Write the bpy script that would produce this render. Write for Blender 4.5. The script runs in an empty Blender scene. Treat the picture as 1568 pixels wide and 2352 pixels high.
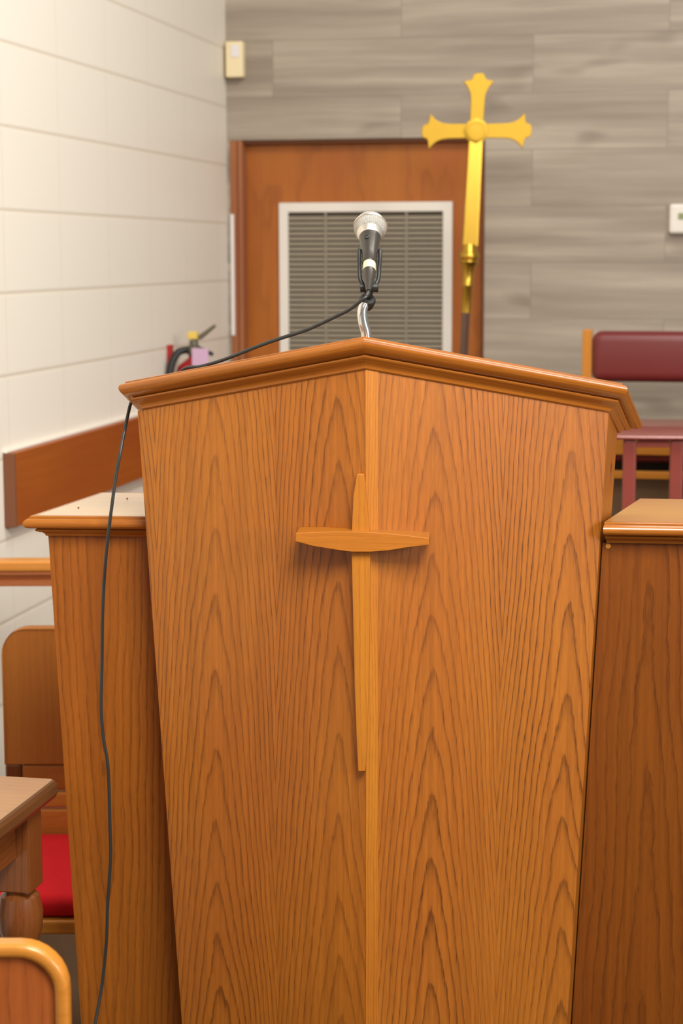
import bpy, math, random
from mathutils import Vector, Matrix
random.seed(4)
sc = bpy.context.scene
COL = sc.collection
V = Vector

# ------------------------------------------------------------------ camera
F = 4300.0; CAM_Z = 1.62; PITCH = math.atan(592/F); ROLL = .0026
cp, sp = math.cos(PITCH), math.sin(PITCH)
cam_d = bpy.data.cameras.new('camera'); cam = bpy.data.objects.new('camera', cam_d); COL.objects.link(cam)
cam_d.sensor_fit = 'VERTICAL'; cam_d.sensor_height = 36; cam_d.lens = F/2352*36
cam.matrix_world = (Matrix.Translation((0, 0, CAM_Z)) @ Matrix.Rotation(math.pi/2-PITCH, 4, 'X') @ Matrix.Rotation(-ROLL, 4, 'Z'))
cam_d.clip_start = .05
cam_d.dof.use_dof = True; cam_d.dof.focus_distance = 2.80; cam_d.dof.aperture_fstop = 6.3
sc.camera = cam
# ------------------------------------------------------------------ world, lights, exposure
w = bpy.data.worlds.new('world'); sc.world = w; w.use_nodes = True
bg = w.node_tree.nodes['Background']; bg.inputs[0].default_value = (1.0, .985, .95, 1); bg.inputs[1].default_value = .29

def area(name, loc, target, sx, sy, power, col):
    l = bpy.data.lights.new(name, 'AREA'); l.shape = 'RECTANGLE'; l.size = sx; l.size_y = sy; l.energy = power; l.color = col
    o = bpy.data.objects.new(name, l); COL.objects.link(o); o.location = loc
    o.rotation_euler = (V(target)-V(loc)).to_track_quat('-Z', 'Y').to_euler()
    return o
area('window_daylight', (3.5, -.25, 2.4), (-.3, 3.4, 1.5), 1.1, 1.5, 108, (1.0, .98, .96))
area('ceiling_fixture_near', (.40, 1.15, 2.85), (.05, 2.7, 1.3), 1.0, 1.0, 42, (1.0, .965, .90)).data.spread = math.radians(118)  # unseen overhead lamp, added so the pulpit front darkens towards the floor
area('ceiling_fixture_far', (.9, 3.7, 3.7), (.7, 5.4, 0), 1.6, 1.2, 62, (1.0, .965, .91))
sc.view_settings.view_transform = 'Standard'; sc.view_settings.look = 'None'
sc.view_settings.gamma = 1; sc.view_settings.use_curve_mapping = False; sc.view_settings.exposure = 0.16

# ------------------------------------------------------------------ measuring helpers: where a sight line meets a real plane
def ray(px, py):
    A, B = px-784, py-1176
    a, b = A-ROLL*B, B+ROLL*A
    return V((a/F, cp-b/F*sp, -sp-b/F*cp))
def at(px, py, Y=None, z=None):
    d = ray(px, py); t = Y/d.y if Y is not None else (z-CAM_Z)/d.z
    return d*t+V((0, 0, CAM_Z))
def on_plane(px, py, p0, n):
    d = ray(px, py); o = V((0, 0, CAM_Z)); return o+d*((p0-o).dot(n)/d.dot(n))

# ------------------------------------------------------------------ materials
def srgb(r, g, b):
    f = lambda c: ((c/255+.055)/1.055)**2.4 if c > 10 else c/255/12.92
    return (f(r), f(g), f(b), 1)
class N:
    def __init__(s, name):
        s.m = bpy.data.materials.new(name); s.m.use_nodes = True; s.t = s.m.node_tree; s.b = s.t.nodes['Principled BSDF']
    def new(s, k, **kw):
        n = s.t.nodes.new(k)
        for a, v in kw.items(): setattr(n, a, v)
        return n
    def put(s, sock, v):
        if hasattr(v, 'is_linked'): s.t.links.new(v, sock)
        else: sock.default_value = v
    def math(s, op, a, b=None, c=None):
        n = s.new('ShaderNodeMath', operation=op); s.put(n.inputs[0], a)
        if b is not None: s.put(n.inputs[1], b)
        if c is not None: s.put(n.inputs[2], c)
        return n.outputs[0]
    def uv(s):
        n = s.new('ShaderNodeUVMap'); n.uv_map = 'UVMap'; x = s.new('ShaderNodeSeparateXYZ'); s.t.links.new(n.outputs[0], x.inputs[0])
        return n.outputs[0], x.outputs[0], x.outputs[1]
    def comb(s, x, y, z=0.0):
        n = s.new('ShaderNodeCombineXYZ'); s.put(n.inputs[0], x); s.put(n.inputs[1], y); s.put(n.inputs[2], z); return n.outputs[0]
    def noise(s, vec, scale=1.0, detail=3.0, rough=.5):
        n = s.new('ShaderNodeTexNoise'); s.put(n.inputs['Vector'], vec); n.inputs['Scale'].default_value = scale
        n.inputs['Detail'].default_value = detail; n.inputs['Roughness'].default_value = rough; return n.outputs[0]
    def mix(s, f, a, b, mode='MIX'):
        n = s.new('ShaderNodeMix', data_type='RGBA', blend_type=mode); s.put(n.inputs[0], f); s.put(n.inputs[6], a); s.put(n.inputs[7], b); return n.outputs[2]
    def ramp(s, f, stops):
        n = s.new('ShaderNodeValToRGB'); s.put(n.inputs[0], f); e = n.color_ramp.elements
        while len(e) < len(stops): e.new(.5)
        for i, (p, c) in enumerate(stops): e[i].position = p; e[i].color = c if isinstance(c, tuple) else (c, c, c, 1)
        return n.outputs[0]
    def bump(s, h, st, dist=.002):
        n = s.new('ShaderNodeBump'); n.inputs['Strength'].default_value = st; n.inputs['Distance'].default_value = dist
        s.put(n.inputs['Height'], h); s.t.links.new(n.outputs[0], s.b.inputs['Normal'])
    def fin(s, col, rough=.5, spec=.5, metal=0, coat=0, coat_r=.1):
        s.put(s.b.inputs['Base Color'], col); s.put(s.b.inputs['Roughness'], rough); s.b.inputs['Specular IOR Level'].default_value = spec
        s.b.inputs['Metallic'].default_value = metal; s.b.inputs['Coat Weight'].default_value = coat; s.b.inputs['Coat Roughness'].default_value = coat_r
        return s.m

def plain(name, c, rough=.5, spec=.5, metal=0, coat=0, var=.06):
    n = N(name); tc = n.new('ShaderNodeTexCoord')
    q = n.noise(tc.outputs['Object'], 18, 3)
    c2 = tuple(x*(1-2*var) for x in c[:3])+(1,)
    return n.fin(n.mix(q, c, c2), rough, spec, metal, coat)

def oak(name, base, dark, cath=True, cx=0.0, period=.2, up=1, pitch=.105, rough=.38, strength=.8, fine=1.0, coat=0.0, coat_r=.15, seed=0.0, tint=.8, g1=40., g2=470., gap=.0085):
    """oak veneer: UV in metres, grain along V.  Flat-sawn leaves repeat every `period`, nested arches stacked every `pitch`."""
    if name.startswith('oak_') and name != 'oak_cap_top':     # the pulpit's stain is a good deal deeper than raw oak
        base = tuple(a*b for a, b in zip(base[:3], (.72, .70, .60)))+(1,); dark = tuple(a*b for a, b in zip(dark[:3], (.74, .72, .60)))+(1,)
    n = N(name); vec, x, y = n.uv()
    wav = n.noise(n.comb(n.math('MULTIPLY', x, 1.3), n.math('MULTIPLY', y, .9), seed), 1.6, 2)
    wx = n.math('MULTIPLY_ADD', n.math('SUBTRACT', wav, .5), .022, x)
    wob = n.noise(n.comb(n.math('MULTIPLY', x, 7), n.math('MULTIPLY', y, 2.6), seed+3), 1, 2, .5)
    wo2 = n.noise(n.comb(n.math('MULTIPLY', x, 55), n.math('MULTIPLY', y, 14), seed+4), 1, 2, .6)
    jag = n.noise(n.comb(n.math('MULTIPLY', x, 420), n.math('MULTIPLY', y, 60), seed+5), 1, 2)
    if cath:
        s = n.math('SUBTRACT', n.math('FRACT', n.math('ADD', n.math('DIVIDE', n.math('SUBTRACT', wx, cx), period), .5)), .5)
        s = n.math('ABSOLUTE', n.math('MULTIPLY', s, period))
        sm = n.math('SQRT', n.math('MULTIPLY_ADD', s, s, 4e-5))
        g = n.math('ADD', n.math('MULTIPLY', sm, g1), n.math('MULTIPLY', n.math('MULTIPLY', s, s), g2))
        ff = n.math('ADD', n.math('MULTIPLY', y, up/pitch), g)
        ff = n.math('MULTIPLY_ADD', wo2, .55, n.math('MULTIPLY_ADD', wob, 2.2, ff))
    else:
        ff = n.math('MULTIPLY_ADD', wx, 1/gap, n.math('MULTIPLY', wob, 3.0))
    ff = n.math('MULTIPLY_ADD', jag, .16, ff)
    line = n.ramp(n.math('FRACT', ff), [(0, .2), (.10, .0), (.58, .05), (.78, .42), (.90, 1.0), (.97, 1.0), (1.0, .45)])
    per = n.noise(n.comb(n.math('MULTIPLY', x, 9), n.math('MULTIPLY', y, 1.3), seed+9), 1, 2)     # some lines faint, some strong
    amp = n.ramp(per, [(.30, .35), (.68, 1.0)])
    pore = n.noise(n.comb(n.math('MULTIPLY', x, 900), n.math('MULTIPLY', y, 38), seed), 1, 2)
    pore = n.ramp(pore, [(.44, 0.0), (.66, 1.0)])
    streak = n.noise(n.comb(n.math('MULTIPLY', x, 150), n.math('MULTIPLY', y, 1.5), seed), 1, 3)
    big = n.noise(n.comb(n.math('MULTIPLY', x, 4.5), n.math('MULTIPLY', y, 1.6), seed+20), 1, 2)
    warm = tuple(a*b for a, b in zip(base[:3], (.95, .86, .84)))+(1,)
    lite = tuple(a*b for a, b in zip(base[:3], (1.08, 1.12, 1.0)))+(1,)
    c = n.mix(n.ramp(big, [(.36, 0.0), (.64, 1.0)]), lite, warm)
    c = n.mix(tint, base, c)
    c = n.mix(n.math('MULTIPLY', n.ramp(streak, [(.35, 0.0), (.7, 1.0)]), .28*fine), c, dark)
    k = n.math('MULTIPLY', n.math('MULTIPLY', line, amp), strength)
    k = n.math('MULTIPLY', k, n.math('MULTIPLY_ADD', pore, .45, .62))
    c = n.mix(k, c, dark)
    c = n.mix(n.math('MULTIPLY', pore, .16*fine), c, dark)
    n.bump(n.math('SUBTRACT', 1.0, n.math('MULTIPLY', k, 1.0)), .12, .0004)
    return n.fin(c, rough, .36, 0, coat, coat_r)

BASE = srgb(185, 111, 38); DARK = srgb(88, 44, 11)
M = {}
M['oak_left'] = oak('oak_left_panel', BASE, DARK, cx=-.046, period=.214, seed=1.3, strength=.9)
M['oak_right'] = oak('oak_right_panel', BASE, DARK, cx=.107, period=.223, seed=7.7, strength=1.0)
M['oak_side'] = oak('oak_side_panel', BASE, DARK, cath=False, seed=4, gap=.02, strength=.3)
M['oak_strip'] = oak('oak_corner_strip', srgb(198, 124, 40), srgb(128, 70, 16), cath=False, seed=2, strength=.75, gap=.0045)
M['oak_cross'] = oak('oak_carved_cross', srgb(196, 124, 44), srgb(138, 78, 20), cath=False, seed=6, gap=.009, strength=.5)
M['oak_mould'] = oak('oak_moulding', srgb(184, 112, 42), srgb(104, 54, 16), cath=False, seed=9, gap=.009, rough=.28, strength=.5, fine=.8, coat=.35, coat_r=.2)
M['oak_cap'] = oak('oak_cap_top', srgb(222, 184, 142), srgb(160, 118, 76), cx=.1, period=.34, pitch=.5, seed=12, rough=.3, strength=.4, coat=1.0, coat_r=.12)  # left cap: base colour paled to carry the white wall's glare
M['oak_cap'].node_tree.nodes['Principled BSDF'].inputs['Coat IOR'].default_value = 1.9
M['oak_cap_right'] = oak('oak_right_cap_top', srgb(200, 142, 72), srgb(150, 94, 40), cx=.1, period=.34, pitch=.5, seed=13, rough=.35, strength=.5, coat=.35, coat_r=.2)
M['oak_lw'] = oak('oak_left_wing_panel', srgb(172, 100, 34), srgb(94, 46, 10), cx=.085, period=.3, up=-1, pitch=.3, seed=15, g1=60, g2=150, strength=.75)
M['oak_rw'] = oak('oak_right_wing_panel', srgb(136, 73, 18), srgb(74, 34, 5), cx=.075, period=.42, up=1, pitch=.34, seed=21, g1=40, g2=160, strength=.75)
M['door'] = oak('birch_door_veneer', srgb(176, 102, 38), srgb(130, 68, 22), cath=False, seed=31, gap=.2, strength=.5, rough=.35)
M['dark_trim'] = oak('dark_stained_trim', srgb(106, 58, 22), srgb(66, 32, 10), cath=False, seed=33, gap=.02, strength=.4)
M['brown_trim'] = oak('brown_casing', srgb(166, 104, 66), srgb(116, 64, 34), cath=False, seed=35, gap=.03, strength=.4)
M['beam'] = oak('orange_board', srgb(162, 82, 24), srgb(128, 58, 16), cath=False, seed=37, gap=.03, strength=.25, rough=.4)
M['endgrain'] = plain('board_end_grain', srgb(122, 72, 42), .7)
M['rail_gold'] = oak('rail_gold_edge', srgb(206, 138, 60), srgb(160, 98, 40), cath=False, seed=41, gap=.02, strength=.3)
M['rail_brown'] = oak('rail_brown_edge', srgb(164, 98, 58), srgb(120, 64, 32), cath=False, seed=43, gap=.01, strength=.5)
M['chair_panel'] = oak('chair_back_veneer', srgb(168, 104, 42), srgb(124, 70, 24), cath=False, seed=45, gap=.03, strength=.25)
M['chair_red'] = oak('chair_back_reddish_veneer', srgb(168, 92, 42), srgb(110, 52, 18), cath=False, seed=47, gap=.02, strength=.5)
M['chair_frame'] = oak('chair_frame_oak', srgb(198, 130, 50), srgb(146, 86, 28), cath=False, seed=49, gap=.02, strength=.3, rough=.3, coat=.4)
M['table_top'] = oak('table_top_laminate', srgb(170, 122, 76), srgb(128, 84, 46), cath=False, seed=51, gap=.02, strength=.35, coat=.5)
M['table_edge'] = plain('table_dark_edge', srgb(96, 62, 34), .35, coat=.3)
M['table_wood'] = oak('table_leg_walnut', srgb(122, 70, 32), srgb(70, 36, 14), cath=False, seed=53, gap=.012, strength=.6, rough=.3, coat=.4)
M['red_cloth'] = plain('red_cushion_fabric', srgb(196, 22, 30), .9, .2)
M['vinyl'] = plain('burgundy_vinyl', srgb(108, 36, 33), .38, .5, var=.02)
M['mahog'] = plain('red_mahogany_gloss', srgb(140, 66, 56), .28, .5, coat=.5)
M['black'] = plain('black_rubber', srgb(34, 34, 33), .45, .4)
M['cable'] = plain('black_cable_jacket', srgb(40, 42, 40), .38, .5)
M['grey_body'] = plain('dark_grey_mic_enamel', srgb(74, 69, 62), .32, .5, metal=.5)
M['chrome'] = plain('chrome', srgb(225, 222, 216), .16, .5, metal=1, var=.01)
M['silver'] = plain('silver_collar', srgb(216, 208, 196), .34, .5, metal=.85, var=.01)
M['cream'] = plain('cream_tape', srgb(226, 206, 160), .6)
M['brass'] = plain('brushed_brass', srgb(190, 150, 46), .46, .5, metal=.72, var=.02)
M['brass_dk'] = plain('polished_brass', srgb(196, 156, 60), .30, .5, metal=.95, var=.02)
M['pole'] = plain('dark_lacquered_pole', srgb(84, 52, 34), .14, .6, coat=.8)
M['white'] = plain('white_enamel', srgb(232, 224, 212), .4, .4, var=.02)
M['ivory'] = plain('ivory_plastic', srgb(240, 222, 178), .45, .4, var=.01)
M['palew'] = plain('pale_label', srgb(232, 226, 222), .6, var=.01)
M['louver'] = plain('grille_louver_paint', srgb(150, 138, 118), .5)
M['void'] = plain('grille_back_dark', srgb(70, 60, 48), .8)
M['lilac'] = plain('lilac_paper', srgb(206, 168, 196), .7)
M['ext_red'] = plain('extinguisher_red', srgb(176, 32, 34), .3)
M['ext_yel'] = plain('yellow_pin', srgb(230, 196, 90), .5)
M['steel'] = plain('grey_steel', srgb(120, 114, 96), .35, metal=.6)
M['dark_reveal'] = plain('dark_stain', srgb(52, 36, 24), .7)
M['lcd'] = plain('lcd_green_grey', srgb(138, 150, 92), .3)
M['carpet'] = plain('brown_carpet', srgb(104, 80, 58), .95, .1)

# painted block wall, stack bond
n = N('painted_block_wall'); vec, x, y = n.uv()
def joint(c, step, hw):
    d = n.math('ABSOLUTE', n.math('SUBTRACT', n.math('FRACT', n.math('ADD', n.math('DIVIDE', c, step), .5)), .5))
    return n.ramp(n.math('MULTIPLY', d, step), [(0, 1.0), (hw, 0.0)])
jt = n.math('MAXIMUM', joint(y, .2032, .007), n.math('MULTIPLY', joint(x, .4064, .007), .35))
n.bump(n.math('SUBTRACT', n.math('MULTIPLY', n.noise(vec, 90, 4), .2), jt), .30, .004)
M['block'] = n.fin(n.mix(jt, srgb(240, 232, 217), srgb(222, 209, 188)), .42, .35)
# grey timber planks
n = N('grey_timber_planks'); vec, x, y = n.uv()
bt = n.new('ShaderNodeTexBrick'); n.put(bt.inputs['Vector'], vec); bt.offset = .5; bt.squash = 1
bt.inputs['Scale'].default_value = 1; bt.inputs['Brick Width'].default_value = .915; bt.inputs['Row Height'].default_value = .1935
bt.inputs['Mortar Size'].default_value = .0012; bt.inputs['Mortar Smooth'].default_value = .3; bt.inputs['Bias'].default_value = 0
bt.inputs['Color1'].default_value = (0, 0, 0, 1); bt.inputs['Color2'].default_value = (1, 1, 1, 1); bt.inputs['Mortar'].default_value = (.1, .1, .1, 1)
rnd = n.math('MULTIPLY', bt.outputs['Color'], 1.0)
wv = n.noise(n.comb(n.math('MULTIPLY', x, .9), n.math('MULTIPLY', y, 4), rnd), 1, 2)
s1 = n.noise(n.comb(n.math('MULTIPLY', x, .9), n.math('MULTIPLY_ADD', wv, .9, n.math('MULTIPLY', y, 17)), n.math('MULTIPLY', rnd, 7)), 1, 4, .55)
s2 = n.noise(n.comb(n.math('MULTIPLY', x, 5), n.math('MULTIPLY', y, 60), n.math('MULTIPLY', rnd, 3)), 1, 3, .6)
kn = n.noise(n.comb(n.math('MULTIPLY', x, 3.2), n.math('MULTIPLY', y, 11), rnd), 1, 1)
c = n.ramp(s1, [(.30, srgb(136, 123, 109)), (.50, srgb(160, 147, 131)), (.70, srgb(188, 174, 156))])
c = n.mix(n.math('MULTIPLY', s2, .22), c, srgb(112, 98, 84))
c = n.mix(n.ramp(kn, [(.66, 0.0), (.80, .6)]), c, srgb(98, 84, 70))
c = n.mix(n.math('MULTIPLY', rnd, .16), c, srgb(194, 180, 162))
c = n.mix(n.math('MULTIPLY', bt.outputs['Fac'], .5), c, srgb(96, 84, 72))
M['plank'] = n.fin(c, .5, .3)
# woven steel ball grille
n = N('microphone_grille_mesh'); vec, x, y = n.uv()
gx = n.math('ABSOLUTE', n.math('SINE', n.math('MULTIPLY', x, 1))); gy = n.math('ABSOLUTE', n.math('SINE', n.math('MULTIPLY', y, 1)))
hole = n.math('MULTIPLY', gx, gy)
c = n.mix(n.ramp(hole, [(.35, 0.0), (.75, 1.0)]), srgb(206, 200, 190), srgb(92, 86, 78))
n.bump(n.math('SUBTRACT', 1.0, hole), .8, .0008)
M['grille'] = n.fin(c, .5, .4, .65)

# ------------------------------------------------------------------ mesh helpers
def link(name, verts, faces, mat, parent=None, smooth=False, uvs=None, mats=None, fmat=None, grain=None, fgrain=None, uv_off=(0, 0), bevel=0, autos=None):
    me = bpy.data.meshes.new(name); me.from_pydata([tuple(v) for v in verts], [], faces)
    me.materials.append(mat)
    for m in (mats or []): me.materials.append(m)
    if fmat:
        for p, k in zip(me.polygons, fmat): p.material_index = k
    ul = me.uv_layers.new(name='UVMap')
    for p in me.polygons:
        g = V(fgrain[p.index]) if fgrain and fgrain[p.index] is not None else (V(grain) if grain else V((0, 0, 1)))
        nn = p.normal; t = g.cross(nn)
        if t.length < .2: g = V((1, 0, 0)) if abs(nn.x) < .8 else V((0, 1, 0)); t = g.cross(nn)
        t.normalize(); g2 = nn.cross(t).normalized()
        for li, vi in zip(p.loop_indices, p.vertices):
            co = me.vertices[vi].co
            ul.data[li].uv = uvs[vi] if uvs else (co.dot(t)+uv_off[0], co.dot(g2)+uv_off[1])
        p.use_smooth = smooth
    me.update()
    o = bpy.data.objects.new(name, me); COL.objects.link(o)
    if parent: o.parent = parent
    if bevel:
        b = o.modifiers.new('bevel', 'BEVEL'); b.width = bevel; b.segments = 3; b.limit_method = 'ANGLE'; b.angle_limit = .6; b.harden_normals = False
    if autos is not None:
        try: me.set_sharp_from_angle(angle=autos)
        except Exception: pass
    return o
def tag(o, label=None, cat=None, group=None, kind=None):
    if label: o['label'] = label
    if cat: o['category'] = cat
    if group: o['group'] = group
    if kind: o['kind'] = kind
    return o
def empty(name, loc, rz=0, **kw):
    o = bpy.data.objects.new(name, None); COL.objects.link(o); o.location = loc; o.rotation_euler = (0, 0, rz); o.empty_display_size = .1
    bpy.context.view_layer.update()
    return tag(o, **kw)
def local(o, p): return o.matrix_world.inverted() @ V(p)
def box(name, a, b, mat, parent=None, bevel=.002, grain=(0, 0, 1), **kw):
    (x0, y0, z0), (x1, y1, z1) = a, b
    v = [(x, y, z) for z in (z0, z1) for y in (y0, y1) for x in (x0, x1)]
    f = [(0, 2, 3, 1), (4, 5, 7, 6), (0, 1, 5, 4), (2, 6, 7, 3), (0, 4, 6, 2), (1, 3, 7, 5)]
    return link(name, v, f, mat, parent, bevel=bevel, grain=grain, **kw)
def offset_poly(poly, d):
    """outward offset of a CCW polygon (2-D) by d, or list of per-edge d"""
    k = len(poly); ds = d if isinstance(d, (list, tuple)) else [d]*k; out = []
    lines = []
    for i in range(k):
        a, b = V(poly[i]), V(poly[(i+1) % k]); e = (b-a).normalized(); nn = V((e.y, -e.x)); lines.append((a+nn*ds[i], e))
    for i in range(k):
        (p, e), (q, g) = lines[i-1], lines[i]
        den = e.x*g.y-e.y*g.x
        if abs(den) < 1e-6: out.append(q.copy()); continue
        t = ((q.x-p.x)*g.y-(q.y-p.y)*g.x)/den; out.append(p+e*t)
    return out
def stack(name, poly, prof, mat, parent=None, shear=None, edges=None, cap_grain=(1, 0, 0), smooth=True, **kw):
    """solid from stacked offset outlines; prof = [(offset, z)] bottom to top; edges = per-edge multiplier of the offset"""
    k = len(poly); vs = []; fs = []; fg = []
    sh = shear or (lambda x, y: 0)
    for off, z in prof:
        ds = [off*m for m in edges] if edges else off
        for p in offset_poly(poly, ds): vs.append(V((p.x, p.y, z+sh(p.x, p.y))))
    for r in range(len(prof)-1):
        for i in range(k):
            j = (i+1) % k; fs.append((r*k+i, r*k+j, (r+1)*k+j, (r+1)*k+i)); fg.append(tuple(vs[j]-vs[i]))
    fs.append(tuple(reversed(range(k)))); fg.append(cap_grain)
    fs.append(tuple((len(prof)-1)*k+i for i in range(k))); fg.append(cap_grain)
    return link(name, vs, fs, mat, parent, smooth=smooth, fgrain=fg, autos=math.radians(24), **kw)
def lathe(name, prof, mat, parent=None, seg=32, axis=None, org=(0, 0, 0), smooth=True, uvs=False, **kw):
    ax = V(axis or (0, 0, 1)).normalized(); q = ax.to_track_quat('Z', 'Y'); vs = []; fs = []; uu = []
    for j, (r, h) in enumerate(prof):
        for i in range(seg):
            a = 2*math.pi*i/seg; vs.append(q @ V((r*math.cos(a), r*math.sin(a), h))+V(org)); uu.append((i*math.pi*2, j*math.pi))
    for j in range(len(prof)-1):
        for i in range(seg):
            k = (i+1) % seg; fs.append((j*seg+i, j*seg+k, (j+1)*seg+k, (j+1)*seg+i))
    fs.append(tuple(reversed(range(seg)))); fs.append(tuple((len(prof)-1)*seg+i for i in range(seg)))
    return link(name, vs, fs, mat, parent, smooth=smooth, uvs=uu if uvs else None, autos=math.radians(40), **kw)
def catmull(P, n=8):
    P = [V(p) for p in P]; Q = [P[0]*2-P[1]]+P+[P[-1]*2-P[-2]]; out = []
    for i in range(1, len(Q)-2):
        a, b, c, d = Q[i-1:i+3]
        for k in range(n):
            t = k/n; out.append(.5*((2*b)+(c-a)*t+(2*a-5*b+4*c-d)*t*t+(3*b-a-3*c+d)*t**3))
    out.append(P[-1]); return out
def tube(name, pts, r, mat, parent=None, seg=12, smooth=True, ridges=None):
    vs = []; fs = []; k = len(pts); nrm = None
    for i, p in enumerate(pts):
        t = (pts[min(i+1, k-1)]-pts[max(i-1, 0)]).normalized()
        if nrm is None: nrm = t.orthogonal().normalized()
        nrm = (nrm-t*nrm.dot(t)).normalized(); b = t.cross(nrm)
        rr = r(i/(k-1)) if callable(r) else r
        if ridges: rr *= 1+ridges*(1 if i % 2 else -1)
        for s in range(seg):
            a = 2*math.pi*s/seg; vs.append(p+(nrm*math.cos(a)+b*math.sin(a))*rr)
    for i in range(k-1):
        for s in range(seg):
            u = (s+1) % seg; fs.append((i*seg+s, i*seg+u, (i+1)*seg+u, (i+1)*seg+s))
    fs.append(tuple(reversed(range(seg)))); fs.append(tuple((k-1)*seg+s for s in range(seg)))
    return link(name, vs, fs, mat, parent, smooth=smooth)
def extrude(name, pts, ax_u, ax_v, depth_vec, org, mat, parent=None, bevel=0, grain=(0, 0, 1), **kw):
    """flat outline (u,v) given real thickness depth_vec"""
    U, W, D, O = V(ax_u), V(ax_v), V(depth_vec), V(org); k = len(pts)
    vs = [O+U*a+W*b for a, b in pts]+[O+U*a+W*b+D for a, b in pts]
    fs = [tuple(range(k)), tuple(reversed(range(k, 2*k)))]+[(i, i+k, (i+1) % k+k, (i+1) % k) for i in range(k)]
    return link(name, vs, fs, mat, parent, bevel=bevel, grain=grain, **kw)

# ------------------------------------------------------------------ the room (turned 11.2 degrees to the camera)
RY = math.radians(11.2); ur = V((math.cos(RY), -math.sin(RY), 0)); vr = V((math.sin(RY), math.cos(RY), 0)); UP = V((0, 0, 1))
C0 = at(523, 584, Y=6.77); C0.z = 0
def W(u, v, z): return C0+ur*u+vr*v+UP*z
def wall_uz(px, py, v=0.0):
    p = on_plane(px, py, C0+vr*v, vr)-C0; return p.dot(ur), p.z
def left_tz(px, py, u=0.0):
    p = on_plane(px, py, C0+ur*u, ur)-C0; return -p.dot(vr), p.z
def rbox(name, u0, u1, v0, v1, z0, z1, mat, parent=None, bevel=.002, grain=(0, 0, 1), **kw):
    """box in room axes"""
    o = box(name, (u0, v0, z0), (u1, v1, z1), mat, parent, bevel, grain, **kw)
    if not parent: o.location = C0; o.rotation_euler = (0, 0, -RY)
    return o
def rempty(name, u, v, z, **kw): return empty(name, W(u, v, z), -RY, **kw)

o = rbox('floor', -.3, 6.0, -9.5, .3, -.1, 0, M['carpet'], bevel=0); tag(o, 'brown carpeted floor', kind='structure')
# left wall: UV aligned to block courses
T0 = 9.3
me_v = [W(0, .0, 0), W(0, -T0, 0), W(0, -T0, 3.7), W(0, 0, 3.7), W(-.15, .0, 0), W(-.15, -T0, 0), W(-.15, -T0, 3.7), W(-.15, 0, 3.7)]
zc = 1.526 % .2032
uv = [((t-.54) % 100 if False else t-.54+40.64, z-zc+20.32) for t, z in ((0, 0), (T0, 0), (T0, 3.7), (0, 3.7))]*2
o = link('wall_left', me_v, [(0, 3, 2, 1), (4, 5, 6, 7), (0, 1, 5, 4), (3, 7, 6, 2), (0, 4, 7, 3), (1, 2, 6, 5)], M['block'], uvs=uv)
tag(o, 'white painted concrete block wall', kind='structure')
# back wall with door opening
du0, dzt = wall_uz(528, 319); du1, _ = wall_uz(1114, 319)
dtop = wall_uz(840, 318)[1]; print('door', du0, du1, dtop)
ju, _ = wall_uz(921, 217); rz = wall_uz(921, 217)[1]
def wall_piece(u0, u1, z0, z1):
    return [W(u0, 0, z0), W(u1, 0, z0), W(u1, 0, z1), W(u0, 0, z1), W(u0, .15, z0), W(u1, .15, z0), W(u1, .15, z1), W(u0, .15, z1)], [(u0, z0), (u1, z0), (u1, z1), (u0, z1)]*2
vs, fs, uu = [], [], []
for (a, b, c, d) in ((du1, 6.0, 0, dtop), (-.0, 6.0, dtop, 3.7), (-.15, du0, 0, dtop)):
    if b-a < .002: continue
    p, q = wall_piece(a, b, c, d); k = len(vs); vs += p; uu += [(x-ju+9.15, y-rz+19.35) for x, y in q]
    fs += [tuple(k+i for i in f) for f in ((0, 1, 2, 3), (7, 6, 5, 4), (1, 0, 4, 5), (3, 2, 6, 7), (0, 3, 7, 4), (2, 1, 5, 6))]
o = link('wall_back', vs, fs, M['plank'], uvs=uu); tag(o, 'back wall of grey weathered timber-look planks', kind='structure')

# door: structure with parts
dr = rempty('door_1', du0, 0, 0, label='orange-brown veneer door with white louvred return grille', kind='structure')
def L(u): return u-du0
c1, _ = wall_uz(556, 400); d2, _ = wall_uz(1096, 400)
box('door_slab', (L(c1)-.01, .055, .01), (L(d2)+.02, .10, dtop-.0005), M['door'], dr)
box('door_casing', (0, -.004, 0), (L(c1)-.012, .11, dtop-.002), M['brown_trim'], dr)
box('door_casing', (L(c1)-.012, -.018, 0), (L(c1)+.004, .11, dtop-.002), M['brown_trim'], dr, bevel=.005)
box('door_casing', (L(d2)+.018, .002, 0), (L(du1), .11, dtop-.002), M['dark_trim'], dr)
box('door_head', (L(c1)+.005, .012, dtop-.014), (L(d2)+.0175, .0545, dtop), M['dark_trim'], dr, grain=(1, 0, 0))  # dark colour here paints the shadow along the door top
# return grille in the door
g0, gz1 = wall_uz(640, 466, .045); g1, _ = wall_uz(1039, 466, .045)
gz0 = gz1-.62; ft = .034
gr = rempty('return_grille', g0, .055, gz0, label='white framed air return grille with grey louvres set in the door', cat='vent')
gw, gh = g1-g0, gz1-gz0
def frame(x0, x1, z0, z1, t, y0, y1, mat, par, name='frame'):
    vs = []; 
    for y in (y0, y1):
        vs += [(x0, y, z0), (x1, y, z0), (x1, y, z1), (x0, y, z1), (x0+t, y, z0+t), (x1-t, y, z0+t), (x1-t, y, z1-t), (x0+t, y, z1-t)]
    fs = []
    for i in range(4):
        j = (i+1) % 4
        fs += [(i, j, j+4, i+4), (i+8, i+12, j+12, j+8), (i, i+8, j+8, j), (i+4, j+4, j+12, i+12)]
    return link(name, vs, fs, mat, par, bevel=.003)
frame(0, gw, 0, gh, ft, -.014, -.0005, M['white'], gr)
box('backing', (ft, -.004, ft), (gw-ft, -.0006, gh-ft), M['void'], gr, bevel=0)
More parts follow.
